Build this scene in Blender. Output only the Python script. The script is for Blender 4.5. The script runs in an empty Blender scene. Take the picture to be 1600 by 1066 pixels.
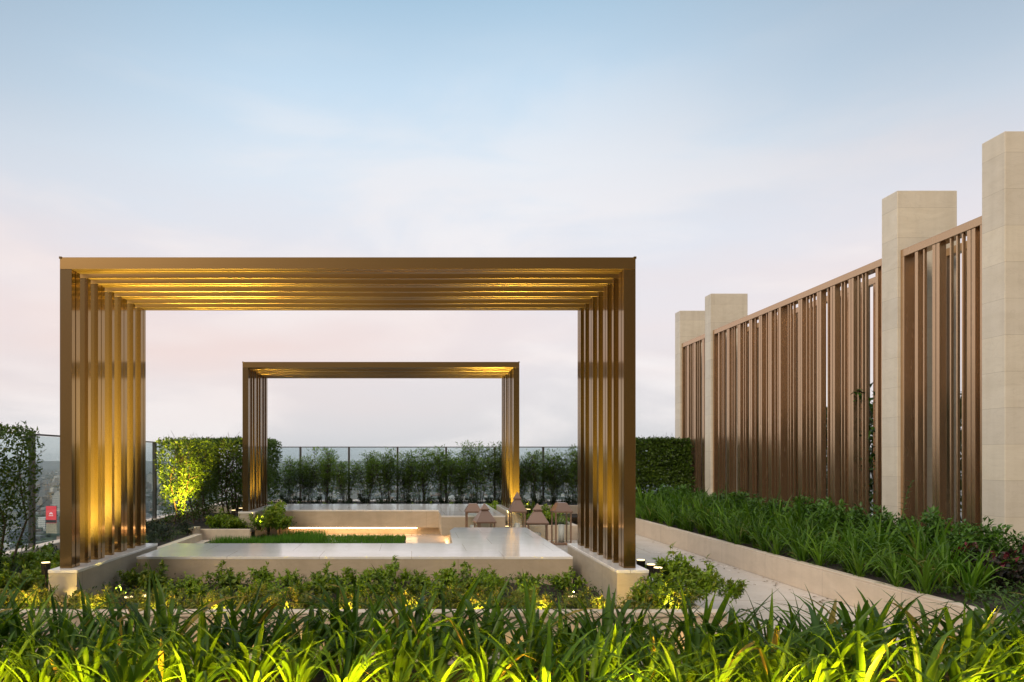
import bpy, bmesh, math, random
from mathutils import Vector, Matrix, Euler
R = math.radians
random.seed(7)
sc = bpy.context.scene
col = sc.collection

# ------------------------------------------------------------------ camera
EYE = 1.42
cd = bpy.data.cameras.new("camera")
cam = bpy.data.objects.new("camera", cd); col.objects.link(cam)
cam.location = (0, 0, EYE); cam.rotation_euler = (R(90), 0, 0)
cd.sensor_width = 36; cd.lens = 25.245; cd.shift_x = 0.098; cd.shift_y = 0.115
cd.clip_start = 0.05; cd.clip_end = 60000
sc.camera = cam

# ------------------------------------------------------------------ exposure
sc.view_settings.view_transform = 'Standard'; sc.view_settings.look = 'None'
sc.view_settings.gamma = 1; sc.view_settings.exposure = 0.0
sc.view_settings.use_curve_mapping = False
sc.cycles.max_bounces = 7; sc.cycles.diffuse_bounces = 3; sc.cycles.glossy_bounces = 4
sc.cycles.transparent_max_bounces = 12; sc.cycles.transmission_bounces = 4
sc.cycles.volume_bounces = 1
sc.cycles.sample_clamp_indirect = 4.0
sc.cycles.use_adaptive_sampling = False
sc.cycles.caustics_reflective = False; sc.cycles.caustics_refractive = False

def s2l(c):
    return tuple((x/12.92 if x <= .04045 else ((x+.055)/1.055)**2.4) for x in [v/255 for v in c])

# ------------------------------------------------------------------ world
SUN_EL, SUN_AZ = 32.0, 216.0      # low soft glow, behind the camera to the left
w = bpy.data.worlds.new("World"); sc.world = w; w.use_nodes = True; w.cycles.sampling_method = 'NONE'
nt = w.node_tree; nt.nodes.clear()
N = nt.nodes.new; L = nt.links.new
out = N('ShaderNodeOutputWorld'); bg = N('ShaderNodeBackground'); bg.inputs[1].default_value = 0.1
sky = N('ShaderNodeTexSky'); sky.sky_type = 'NISHITA'; sky.sun_disc = False
sky.sun_elevation = R(SUN_EL); sky.sun_rotation = R(SUN_AZ); sky.dust_density = 2.5
tc = N('ShaderNodeTexCoord'); nrm = N('ShaderNodeVectorMath'); nrm.operation = 'NORMALIZE'
sep = N('ShaderNodeSeparateXYZ')
L(tc.outputs['Generated'], nrm.inputs[0]); L(nrm.outputs[0], sep.inputs[0])
def wmath(op, a, b=None, clamp=False):
    m = N('ShaderNodeMath'); m.operation = op; m.use_clamp = clamp
    for i, v in enumerate((a, b)):
        if v is None: continue
        if isinstance(v, (int, float)): m.inputs[i].default_value = v
        else: L(v, m.inputs[i])
    return m.outputs[0]
ramp = N('ShaderNodeValToRGB'); cr = ramp.color_ramp
stops = [(0.0, (214, 216, 220)), (0.07, (226, 223, 226)), (0.17, (238, 230, 232)), (0.27, (230, 232, 240)),
         (0.37, (222, 235, 247)), (0.46, (200, 223, 242)), (0.54, (170, 201, 225)), (0.72, (178, 190, 205)), (1.0, (200, 198, 198))]
cr.elements[0].position = 0; cr.elements[0].color = (*s2l(stops[0][1]), 1)
cr.elements[1].position = 1; cr.elements[1].color = (*s2l(stops[-1][1]), 1)
for p, c in stops[1:-1]:
    e = cr.elements.new(p); e.color = (*s2l(c), 1)
L(sep.outputs[2], ramp.inputs[0])
# wisps of cloud
mp = N('ShaderNodeMapping'); mp.inputs['Scale'].default_value = (1.0, 1.0, 3.4); mp.inputs['Rotation'].default_value = (0, R(14), 0)
L(nrm.outputs[0], mp.inputs[0])
nz = N('ShaderNodeTexNoise'); nz.inputs['Scale'].default_value = 2.6; nz.inputs['Detail'].default_value = 7; nz.inputs['Roughness'].default_value = .52
nz.inputs['Distortion'].default_value = .35
L(mp.outputs[0], nz.inputs[0])
cl = N('ShaderNodeMapRange'); cl.inputs['From Min'].default_value = .43; cl.inputs['From Max'].default_value = .62
cl.interpolation_type = 'SMOOTHSTEP'
L(nz.outputs['Fac'], cl.inputs['Value'])
band = N('ShaderNodeMapRange'); band.inputs['From Min'].default_value = .52; band.inputs['From Max'].default_value = .22
L(sep.outputs[2], band.inputs['Value'])
fac = wmath('MULTIPLY', cl.outputs[0], wmath('MULTIPLY', band.outputs[0], .85))
mixc = N('ShaderNodeMixRGB'); mixc.inputs[2].default_value = (*s2l((251, 245, 244)), 1)
L(fac, mixc.inputs[0]); L(ramp.outputs[0], mixc.inputs[1])
# pink tint patches low in the sky, more to the left
nz2 = N('ShaderNodeTexNoise'); nz2.inputs['Scale'].default_value = 1.3; nz2.inputs['Detail'].default_value = 4
mp2 = N('ShaderNodeMapping'); mp2.inputs['Scale'].default_value = (1, 1, 4.5); mp2.inputs['Location'].default_value = (3.1, 1.2, .4)
L(nrm.outputs[0], mp2.inputs[0]); L(mp2.outputs[0], nz2.inputs[0])
pk = N('ShaderNodeMapRange'); pk.inputs['From Min'].default_value = .42; pk.inputs['From Max'].default_value = .68
L(nz2.outputs['Fac'], pk.inputs['Value'])
lo = N('ShaderNodeMapRange'); lo.inputs['From Min'].default_value = .42; lo.inputs['From Max'].default_value = .15
L(sep.outputs[2], lo.inputs['Value'])
lo2 = N('ShaderNodeMapRange'); lo2.inputs['From Min'].default_value = .02; lo2.inputs['From Max'].default_value = .14
L(sep.outputs[2], lo2.inputs['Value'])
pf = wmath('MULTIPLY', wmath('MULTIPLY', pk.outputs[0], lo.outputs[0]), wmath('MULTIPLY', lo2.outputs[0], .9))
mixp = N('ShaderNodeMixRGB'); mixp.inputs[2].default_value = (*s2l((243, 222, 217)), 1)
L(pf, mixp.inputs[0]); L(mixc.outputs[0], mixp.inputs[1])
# corner vignetting put into the sky colour, greyer high to both sides
xa = wmath('ABSOLUTE', sep.outputs[0])
gx = N('ShaderNodeMapRange'); gx.interpolation_type = 'SMOOTHSTEP'; gx.inputs['From Min'].default_value = .12; gx.inputs['From Max'].default_value = .62; L(xa, gx.inputs['Value'])
gz = N('ShaderNodeMapRange'); gz.interpolation_type = 'SMOOTHSTEP'; gz.inputs['From Min'].default_value = .22; gz.inputs['From Max'].default_value = .54; L(sep.outputs[2], gz.inputs['Value'])
mixg = N('ShaderNodeMixRGB'); mixg.inputs[2].default_value = (*s2l((152, 168, 186)), 1)
L(wmath('MULTIPLY', wmath('MULTIPLY', gx.outputs[0], gz.outputs[0]), .75), mixg.inputs[0]); L(mixp.outputs[0], mixg.inputs[1])
# dusk: the sky behind the camera is dimmer than the after-glow ahead
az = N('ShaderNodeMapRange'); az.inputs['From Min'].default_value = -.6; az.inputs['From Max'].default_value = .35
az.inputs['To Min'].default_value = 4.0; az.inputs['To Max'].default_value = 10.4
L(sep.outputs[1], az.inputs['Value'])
# dimmed further towards the back right, shaped to keep the slat fronts dark
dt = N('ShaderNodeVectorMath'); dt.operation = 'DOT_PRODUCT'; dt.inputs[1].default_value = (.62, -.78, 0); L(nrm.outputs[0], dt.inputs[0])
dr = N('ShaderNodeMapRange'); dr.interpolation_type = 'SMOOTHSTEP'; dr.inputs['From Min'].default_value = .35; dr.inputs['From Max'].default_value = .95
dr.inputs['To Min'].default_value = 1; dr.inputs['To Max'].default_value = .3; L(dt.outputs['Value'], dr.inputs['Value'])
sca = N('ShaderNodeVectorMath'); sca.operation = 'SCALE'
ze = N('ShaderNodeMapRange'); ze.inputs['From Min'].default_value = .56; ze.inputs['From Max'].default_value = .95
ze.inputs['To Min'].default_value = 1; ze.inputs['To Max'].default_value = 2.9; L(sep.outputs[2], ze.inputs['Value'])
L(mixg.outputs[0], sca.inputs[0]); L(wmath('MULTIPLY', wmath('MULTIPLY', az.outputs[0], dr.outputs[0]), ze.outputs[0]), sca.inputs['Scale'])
mixs = N('ShaderNodeMixRGB'); mixs.inputs[0].default_value = .06
L(sca.outputs[0], mixs.inputs[1]); L(sky.outputs[0], mixs.inputs[2])
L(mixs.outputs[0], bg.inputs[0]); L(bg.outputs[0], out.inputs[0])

# ------------------------------------------------------------------ sun (soft dusk glow)
sl = bpy.data.lights.new("sun", 'SUN'); sl.energy = 2.1; sl.angle = R(25); sl.color = (1, .84, .68)
so = bpy.data.objects.new("sun", sl); col.objects.link(so)
so.rotation_euler = (R(90 - 32), 0, R(-36))

# ------------------------------------------------------------------ materials
def newmat(name):
    m = bpy.data.materials.new(name); m.use_nodes = True
    t = m.node_tree; b = t.nodes['Principled BSDF']
    return m, t, b
def nd(t, kind, **kw):
    n = t.nodes.new(kind)
    for k, v in kw.items():
        if hasattr(n, k): setattr(n, k, v)
        else: n.inputs[k].default_value = v
    return n
def bumpy(t, b, height, strength=.2, dist=.01):
    bp = nd(t, 'ShaderNodeBump'); bp.inputs['Strength'].default_value = strength; bp.inputs['Distance'].default_value = dist
    t.links.new(height, bp.inputs['Height']); t.links.new(bp.outputs[0], b.inputs['Normal'])

def stone(name, c1, c2, rough, bw=.9, bh=.42, mode='wall', vein=1.0, mortar=.0025, offset=.37, shift=(0, 0)):
    m, t, b = newmat(name); lk = t.links.new
    geo = nd(t, 'ShaderNodeNewGeometry')
    mpn = nd(t, 'ShaderNodeMapping'); mpn.inputs['Scale'].default_value = (1, 1, 2.6); mpn.inputs['Rotation'].default_value = (R(12), R(18), R(9))
    lk(geo.outputs['Position'], mpn.inputs[0])
    n1 = nd(t, 'ShaderNodeTexNoise'); n1.inputs['Scale'].default_value = 1.6; n1.inputs['Detail'].default_value = 9; n1.inputs['Roughness'].default_value = .62; n1.inputs['Distortion'].default_value = 1.6
    lk(mpn.outputs[0], n1.inputs[0])
    mx = nd(t, 'ShaderNodeMixRGB'); mx.inputs[1].default_value = (*c1, 1); mx.inputs[2].default_value = (*c2, 1)
    mr = nd(t, 'ShaderNodeMapRange'); mr.inputs['From Min'].default_value = .35; mr.inputs['From Max'].default_value = .68
    lk(n1.outputs['Fac'], mr.inputs['Value']); lk(mr.outputs[0], mx.inputs[0])
    # thin veins
    n2 = nd(t, 'ShaderNodeTexNoise'); n2.inputs['Scale'].default_value = 2.3; n2.inputs['Detail'].default_value = 5; n2.inputs['Distortion'].default_value = 2.2
    lk(mpn.outputs[0], n2.inputs[0])
    sb = nd(t, 'ShaderNodeMath', operation='SUBTRACT'); sb.inputs[1].default_value = .5; lk(n2.outputs['Fac'], sb.inputs[0])
    ab = nd(t, 'ShaderNodeMath', operation='ABSOLUTE'); lk(sb.outputs[0], ab.inputs[0])
    vr = nd(t, 'ShaderNodeMapRange'); vr.inputs['From Min'].default_value = 0; vr.inputs['From Max'].default_value = .022
    vr.inputs['To Min'].default_value = .30 * vein; vr.inputs['To Max'].default_value = 0
    lk(ab.outputs[0], vr.inputs['Value'])
    mv = nd(t, 'ShaderNodeMixRGB'); mv.inputs[2].default_value = (c2[0]*.62, c2[1]*.58, c2[2]*.52, 1)
    lk(vr.outputs[0], mv.inputs[0]); lk(mx.outputs[0], mv.inputs[1])
    # panel joints
    sp = nd(t, 'ShaderNodeSeparateXYZ'); lk(geo.outputs['Position'], sp.inputs[0])
    cb = nd(t, 'ShaderNodeCombineXYZ')
    if mode == 'wall':
        ad = nd(t, 'ShaderNodeMath', operation='ADD'); lk(sp.outputs[0], ad.inputs[0]); lk(sp.outputs[1], ad.inputs[1])
        ad2 = nd(t, 'ShaderNodeMath', operation='ADD'); lk(ad.outputs[0], ad2.inputs[0]); ad2.inputs[1].default_value = 50.3 + shift[0]
        ad3 = nd(t, 'ShaderNodeMath', operation='ADD'); lk(sp.outputs[2], ad3.inputs[0]); ad3.inputs[1].default_value = shift[1]
        lk(ad2.outputs[0], cb.inputs[0]); lk(ad3.outputs[0], cb.inputs[1])
    else:
        lk(sp.outputs[0], cb.inputs[0]); lk(sp.outputs[1], cb.inputs[1])
    br = nd(t, 'ShaderNodeTexBrick'); br.inputs['Scale'].default_value = 1; br.inputs['Brick Width'].default_value = bw; br.inputs['Row Height'].default_value = bh
    br.inputs['Mortar Size'].default_value = mortar; br.inputs['Mortar Smooth'].default_value = 0; br.offset = offset
    br.inputs['Color1'].default_value = (.95, .945, .94, 1); br.inputs['Color2'].default_value = (1.04, 1.03, 1.0, 1); br.inputs['Mortar'].default_value = (.62, .57, .50, 1)
    lk(cb.outputs[0], br.inputs['Vector'])
    ml = nd(t, 'ShaderNodeMixRGB', blend_type='MULTIPLY'); ml.inputs[0].default_value = 1
    lk(mv.outputs[0], ml.inputs[1]); lk(br.outputs['Color'], ml.inputs[2]); 
    # rain streaks and dull patches
    mps = nd(t, 'ShaderNodeMapping'); mps.inputs['Scale'].default_value = (7, 7, .45) if mode == 'wall' else (1.3, 1.3, 1.3); lk(geo.outputs['Position'], mps.inputs[0])
    ns = nd(t, 'ShaderNodeTexNoise'); ns.inputs['Scale'].default_value = 1.0; ns.inputs['Detail'].default_value = 6; ns.inputs['Roughness'].default_value = .6; lk(mps.outputs[0], ns.inputs[0])
    rs = nd(t, 'ShaderNodeValToRGB'); rs.color_ramp.elements[0].position = .30; rs.color_ramp.elements[0].color = (.80, .78, .74, 1)
    rs.color_ramp.elements[1].position = .56; rs.color_ramp.elements[1].color = (1, 1, 1, 1); lk(ns.outputs['Fac'], rs.inputs[0])
    m2 = nd(t, 'ShaderNodeMixRGB', blend_type='MULTIPLY'); m2.inputs[0].default_value = .4
    lk(ml.outputs[0], m2.inputs[1]); lk(rs.outputs[0], m2.inputs[2]); lk(m2.outputs[0], b.inputs['Base Color'])
    rr = nd(t, 'ShaderNodeMapRange'); rr.inputs['To Min'].default_value = rough*.75; rr.inputs['To Max'].default_value = rough*1.35
    lk(n1.outputs['Fac'], rr.inputs['Value']); lk(rr.outputs[0], b.inputs['Roughness'])
    n3 = nd(t, 'ShaderNodeTexNoise'); n3.inputs['Scale'].default_value = 60; n3.inputs['Detail'].default_value = 3
    lk(geo.outputs['Position'], n3.inputs[0])
    if rough > .2: bumpy(t, b, n3.outputs['Fac'], .12, .003)
    return m

M = {}
M['cream'] = stone('cream_stone', (.56, .455, .325), (.47, .375, .26), .42, bw=3.1, bh=3, vein=.35)
M['pillar'] = stone('pillar_stone', (.78, .70, .57), (.71, .63, .50), .45, bw=1.7, bh=.40, vein=.5, mortar=.0016, shift=(0, .02))
M['plinth'] = stone('plinth_stone', (.52, .45, .35), (.44, .38, .29), .35, bw=1.2, bh=3, vein=.4)
M['polished'] = stone('polished_stone', (.90, .86, .80), (.85, .81, .75), .09, bw=.9, bh=.62, mode='floor', vein=.5, mortar=.0025)
M['paving'] = stone('paving_stone', (.68, .61, .54), (.60, .54, .475), .24, bw=1.8, bh=1.2, mode='floor', vein=.7, mortar=.006)
M['kerb'] = stone('kerb_stone', (.74, .61, .47), (.66, .54, .41), .42, bw=1.2, bh=3, vein=.3)

def metal(name, base, rough, metallic, grain=.04, stretch=(60, 60, 1.5)):
    m, t, b = newmat(name); lk = t.links.new
    geo = nd(t, 'ShaderNodeNewGeometry')
    n = nd(t, 'ShaderNodeTexNoise'); n.inputs['Scale'].default_value = 3.0; n.inputs['Detail'].default_value = 6
    lk(geo.outputs['Position'], n.inputs[0])
    mx = nd(t, 'ShaderNodeMixRGB'); mx.inputs[1].default_value = (*base, 1); mx.inputs[2].default_value = (base[0]*.93, base[1]*.92, base[2]*.91, 1)
    lk(n.outputs['Fac'], mx.inputs[0]); lk(mx.outputs[0], b.inputs['Base Color'])
    b.inputs['Metallic'].default_value = metallic
    mp_ = nd(t, 'ShaderNodeMapping'); mp_.inputs['Scale'].default_value = stretch; lk(geo.outputs['Position'], mp_.inputs[0])
    n2 = nd(t, 'ShaderNodeTexNoise'); n2.inputs['Scale'].default_value = 2; n2.inputs['Detail'].default_value = 3; lk(mp_.outputs[0], n2.inputs[0])
    rr = nd(t, 'ShaderNodeMapRange'); rr.inputs['To Min'].default_value = rough - grain; rr.inputs['To Max'].default_value = rough + grain
    lk(n2.outputs['Fac'], rr.inputs['Value']); lk(rr.outputs[0], b.inputs['Roughness'])
    return m
def bronze(name, r_, st_=(60, 60, 1.5), gr=.02):
    m = metal(name, (.080, .045, .008),   .40, .2, gr, st_); t = m.node_tree; b = t.nodes['Principled BSDF']
    g_ = nd(t, 'ShaderNodeBsdfPrincipled'); g_.inputs['Base Color'].default_value = (.36, .215, .075, 1); g_.inputs['Metallic'].default_value = 1; g_.inputs['Roughness'].default_value = r_
    mx = nd(t, 'ShaderNodeMixShader'); mx.inputs[0].default_value = .56
    t.links.new(b.outputs[0], mx.inputs[1]); t.links.new(g_.outputs[0], mx.inputs[2])
    t.links.new(mx.outputs[0], [q for q in t.nodes if q.type == 'OUTPUT_MATERIAL'][0].inputs[0]); return m
M['bronze'] = bronze('bronze_metal', .08); M['bronze_beam'] = bronze('bronze_beam_metal', .34, (.4, 60, 60), .006)
t = M['bronze_beam'].node_tree; b = t.nodes['Principled BSDF']
for k_ in ('Roughness', 'Base Color'):
    for l_ in list(b.inputs[k_].links): t.links.remove(l_)
b.inputs['Roughness'].default_value = .42; b.inputs['Base Color'].default_value = (.078, .044, .008, 1)
M['copper_slat'] = metal('copper_brown_metal', (.60, .405, .24), .27, .92, .01)
M['copper'] = metal('lantern_copper', (.40, .255, .18), .32, .7, .08)
M['dark_metal'] = metal('dark_metal', (.05, .042, .035), .4, .6)
M['rail_metal'] = metal('rail_metal', (.13, .125, .12), .35, .7)

def plain(name, c, rough=.6, em=None, es=0):
    m, t, b = newmat(name); b.inputs['Base Color'].default_value = (*c, 1); b.inputs['Roughness'].default_value = rough
    if em: b.inputs['Emission Color'].default_value = (*em, 1); b.inputs['Emission Strength'].default_value = es
    return m
M['lens'] = plain('lamp_lens', (.9, .8, .6), .3, (1, .72, .32), 2.6)
M['strip'] = plain('led_strip', (.9, .8, .6), .3, (1, .66, .34), 15)
for k_ in ('lens',): M[k_].cycles.emission_sampling = 'NONE'
M['wax'] = plain('candle_wax', (.82, .80, .74), .45)

def glass(name, tint, ref=.5):
    m = bpy.data.materials.new(name); m.use_nodes = True; t = m.node_tree; t.nodes.clear(); lk = t.links.new
    o = nd(t, 'ShaderNodeOutputMaterial'); tr = nd(t, 'ShaderNodeBsdfTransparent'); tr.inputs[0].default_value = (*tint, 1)
    gl = nd(t, 'ShaderNodeBsdfGlossy'); gl.inputs['Roughness'].default_value = .02; gl.inputs[0].default_value = (.85, .95, .93, 1)
    fr = nd(t, 'ShaderNodeFresnel'); fr.inputs[0].default_value = 1.45
    gq = nd(t, 'ShaderNodeNewGeometry'); iv = nd(t, 'ShaderNodeMath', operation='SUBTRACT'); iv.inputs[0].default_value = 1; lk(gq.outputs['Backfacing'], iv.inputs[1])
    mu = nd(t, 'ShaderNodeMath', operation='MULTIPLY'); lk(iv.outputs[0], mu.inputs[1]); lk(fr.outputs[0], mu.inputs[0])
    mx = nd(t, 'ShaderNodeMixShader'); lk(mu.outputs[0], mx.inputs[0]); lk(tr.outputs[0], mx.inputs[1]); lk(gl.outputs[0], mx.inputs[2])
    lk(mx.outputs[0], o.inputs[0]); return m
M['rail_glass'] = glass('tinted_glass', (.80, .855, .865), 1.0)
M['lantern_glass'] = glass('lantern_glass', (.97, .98, .97), 1.0)

def foliage(name, c1, c2, c3=None, rough=.42, trans=.25, spec=.22):
    """leaf material: colour varies leaf by leaf (attribute tint) and plant by plant"""
    m, t, b = newmat(name); lk = t.links.new
    at = nd(t, 'ShaderNodeAttribute', attribute_name='tint'); oi = nd(t, 'ShaderNodeObjectInfo')
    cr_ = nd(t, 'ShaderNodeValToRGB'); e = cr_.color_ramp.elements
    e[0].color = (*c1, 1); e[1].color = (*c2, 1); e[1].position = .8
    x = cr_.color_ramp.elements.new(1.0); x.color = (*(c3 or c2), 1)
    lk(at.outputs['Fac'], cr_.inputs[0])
    hs = nd(t, 'ShaderNodeHueSaturation')
    mr = nd(t, 'ShaderNodeMapRange'); mr.inputs['To Min'].default_value = .72; mr.inputs['To Max'].default_value = 1.28
    lk(oi.outputs['Random'], mr.inputs['Value']); lk(mr.outputs[0], hs.inputs['Value'])
    lk(cr_.outputs[0], hs.inputs['Color']); lk(hs.outputs[0], b.inputs['Base Color'])
    b.inputs['Roughness'].default_value = rough; b.inputs['Specular IOR Level'].default_value = spec
    tl = nd(t, 'ShaderNodeBsdfTranslucent'); lk(hs.outputs[0], tl.inputs[0])
    mx = nd(t, 'ShaderNodeMixShader'); mx.inputs[0].default_value = trans
    o = [n for n in t.nodes if n.type == 'OUTPUT_MATERIAL'][0]
    lk(b.outputs[0], mx.inputs[1]); lk(tl.outputs[0], mx.inputs[2]); lk(mx.outputs[0], o.inputs[0])
    return m
M['lily'] = foliage('lily_leaf', (.022, .062, .004), (.082, .158, .009), (.26, .20, .04), .36, .35)
M['lily_dark'] = foliage('bed_lily_leaf', (.030, .088, .004), (.125, .235, .014), (.16, .17, .03), .38, .35)
M['shrub'] = foliage('shrub_leaf', (.072, .150, .008), (.22, .33, .020), (.24, .26, .03), .38, .25)
M['shrub_dark'] = foliage('dark_shrub_leaf', (.020, .062, .006), (.075, .165, .015), (.07, .14, .03), .36, .2)
M['shrub_yellow'] = foliage('yellow_shrub_leaf', (.07, .11, .014), (.20, .23, .028), (.34, .24, .05), .42, .3)
M['dusky'] = foliage('dusky_shrub_leaf', (.020, .038, .020), (.045, .07, .03), (.06, .05, .035), .5, .15)
M['red'] = foliage('red_leaf', (.014, .014, .008), (.025, .022, .012), (.12, .010, .02), .35, .15)
M['hedge'] = foliage('hedge_leaf', (.040, .082, .010), (.12, .20, .02), (.13, .17, .03), .4, .25)
M['bamboo'] = foliage('bamboo_leaf', (.062, .135, .014), (.17, .27, .03), (.12, .15, .05), .42, .3)
M['grass'] = foliage('grass_blade', (.045, .14, .010), (.11, .26, .016), (.11, .20, .03), .5, .3)
M['cover'] = foliage('ground_cover_leaf', (.030, .075, .010), (.080, .140, .022), (.10, .10, .03), .5, .2)
M['stem'] = plain('plant_stem', (.10, .065, .04), .8)
M['stem_dark'] = plain('dark_plant_stem', (.045, .032, .022), .85)

m, t, b = newmat('soil'); geo = nd(t, 'ShaderNodeNewGeometry')
n = nd(t, 'ShaderNodeTexNoise'); n.inputs['Scale'].default_value = 22; n.inputs['Detail'].default_value = 8; t.links.new(geo.outputs['Position'], n.inputs[0])
c_ = nd(t, 'ShaderNodeValToRGB'); c_.color_ramp.elements[0].color = (.010, .007, .005, 1); c_.color_ramp.elements[1].color = (.055, .038, .024, 1)
t.links.new(n.outputs['Fac'], c_.inputs[0]); t.links.new(c_.outputs[0], b.inputs['Base Color']); b.inputs['Roughness'].default_value = .95
bumpy(t, b, n.outputs['Fac'], .8, .03); M['soil'] = m

# ------------------------------------------------------------------ helpers
def tag(o, label=None, cat=None, group=None, kind=None):
    if label: o['label'] = label
    if cat: o['category'] = cat
    if group: o['group'] = group
    if kind: o['kind'] = kind
    return o
def empty(name, loc=(0, 0, 0), rz=0):
    o = bpy.data.objects.new(name, None); col.objects.link(o); o.location = loc; o.rotation_euler.z = rz
    o.empty_display_size = .1; return o
def link(name, me, parent=None, loc=(0, 0, 0), rz=0):
    o = bpy.data.objects.new(name, me); col.objects.link(o); o.location = loc; o.rotation_euler.z = rz
    if parent: o.parent = parent
    return o
def copy_tree(o, parent=None):
    c = o.copy(); col.objects.link(c); c.parent = parent
    for ch in list(o.children): copy_tree(ch, c)
    return c

class MB:
    """collects bevelled boxes, prisms, tubes into one mesh"""
    def __init__(s): s.bm = bmesh.new()
    def box(s, x0, y0, z0, x1, y1, z1, bev=.002):
        r = bmesh.ops.create_cube(s.bm, size=1)
        bmesh.ops.scale(s.bm, vec=(x1-x0, y1-y0, z1-z0), verts=r['verts'])
        bmesh.ops.translate(s.bm, vec=((x0+x1)/2, (y0+y1)/2, (z0+z1)/2), verts=r['verts'])
        if bev:
            ed = list({e for v in r['verts'] for e in v.link_edges})
            bmesh.ops.bevel(s.bm, geom=ed, offset=bev, segments=1, affect='EDGES')
        return s
    def prism(s, pts, z0, z1, bev=0):
        lo_ = [s.bm.verts.new((x, y, z0)) for x, y in pts]; hi = [s.bm.verts.new((x, y, z1)) for x, y in pts]
        fs = [s.bm.faces.new(lo_[::-1]), s.bm.faces.new(hi)]
        n_ = len(pts)
        for i in range(n_): fs.append(s.bm.faces.new((lo_[i], lo_[(i+1) % n_], hi[(i+1) % n_], hi[i])))
        if bev:
            ed = list({e for f in fs for e in f.edges})
            bmesh.ops.bevel(s.bm, geom=ed, offset=bev, segments=2, affect='EDGES')
        return s
    def frustum(s, cx, cy, z0, z1, r0, r1):
        lo_ = [s.bm.verts.new((cx+a*r0, cy+b*r0, z0)) for a, b in ((-1, -1), (1, -1), (1, 1), (-1, 1))]
        hi = [s.bm.verts.new((cx+a*r1, cy+b*r1, z1)) for a, b in ((-1, -1), (1, -1), (1, 1), (-1, 1))]
        s.bm.faces.new(lo_[::-1]); s.bm.faces.new(hi)
        for i in range(4): s.bm.faces.new((lo_[i], lo_[(i+1) % 4], hi[(i+1) % 4], hi[i]))
        return s
    def cyl(s, cx, cy, z0, z1, r0, r1=None, n_=20, rot=None, about=None):
        r1 = r0 if r1 is None else r1
        g = bmesh.ops.create_cone(s.bm, cap_ends=True, segments=n_, radius1=r0, radius2=r1, depth=z1-z0)
        bmesh.ops.translate(s.bm, vec=(cx, cy, (z0+z1)/2), verts=g['verts'])
        return s
    def build(s, name, mat, parent=None, smooth=False, loc=(0, 0, 0)):
        me = bpy.data.meshes.new(name); s.bm.to_mesh(me); s.bm.free(); me.materials.append(mat)
        if smooth:
            for p in me.polygons: p.use_smooth = True
        return link(name, me, parent, loc)

class LM:
    """leaf mesh: raw vertex and face lists with a per-leaf tint"""
    def __init__(s): s.v = []; s.f = []; s.t = []
    def leaf(s, p, d, up, ln, wd, tint, droop=.15):
        d = d.normalized(); side = d.cross(up)
        if side.length < 1e-3: side = d.orthogonal()
        side.normalize(); nn = side.cross(d)
        i = len(s.v); mid = p + d*ln*.45 + nn*ln*.05
        s.v += [p, mid + side*wd*.5 + nn*wd*.16, p + d*ln - nn*ln*droop, mid - side*wd*.5 + nn*wd*.16, mid - nn*wd*.04]
        s.f += [(i, i+1, i+4), (i+1, i+2, i+4), (i, i+4, i+3), (i+4, i+2, i+3)]; s.t += [tint]*5
    def blade(s, p, az_, lean, ln, wd, curl, tint, seg=8, twist=0, side_az=None):
        """strap leaf growing up and arching over"""
        pos = p.copy(); el = R(90) - lean; kink = random.choice([0, 0, 0, 4, 5]); kb = R(ru(25, 80))
        i0 = len(s.v); h = Vector((math.cos(az_), math.sin(az_), 0))
        for k in range(seg+1):
            u = k/seg
            d = h*math.cos(el) + Vector((0, 0, 1))*math.sin(el)
            sd = Vector((-h.y, h.x, 0)); nn = d.cross(sd)
            a = twist*u; sdr = sd*math.cos(a) + nn*math.sin(a); nr = d.cross(sdr)
            wv = wd * (.55 + .9*u if u < .5 else 1.0) * (1 - max(0, u-.45)**1.7/(.55**1.7)) if u < 1 else .0008
            wv = max(wv, .0008)
            s.v += [pos + sdr*wv*.5, pos + nr*wv*-.22, pos - sdr*wv*.5]; s.t += [tint]*3
            pos = pos + d*ln/seg; el -= curl*(.25+1.5*u)/seg
            if kink and k == kink: el -= kb
        for k in range(seg):
            a = i0 + 3*k
            s.f += [(a, a+3, a+4, a+1), (a+1, a+4, a+5, a+2)]
    def tube(s, p0, p1, r0, r1, tint=0, n_=5):
        d = (p1-p0).normalized(); a = d.orthogonal().normalized(); b = d.cross(a); i = len(s.v)
        for p, r in ((p0, r0), (p1, r1)):
            for k in range(n_):
                an = 2*math.pi*k/n_; s.v.append(p + a*math.cos(an)*r + b*math.sin(an)*r); s.t.append(tint)
        for k in range(n_): s.f.append((i+k, i+(k+1) % n_, i+n_+(k+1) % n_, i+n_+k))
    def mesh(s, name, mat, smooth=True):
        me = bpy.data.meshes.new(name); me.from_pydata([tuple(v) for v in s.v], [], s.f)
        at = me.attributes.new('tint', 'FLOAT', 'POINT'); at.data.foreach_set('value', s.t)
        if smooth: me.polygons.foreach_set('use_smooth', [True]*len(me.polygons))
        me.materials.append(mat); me.update(); return me

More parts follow.
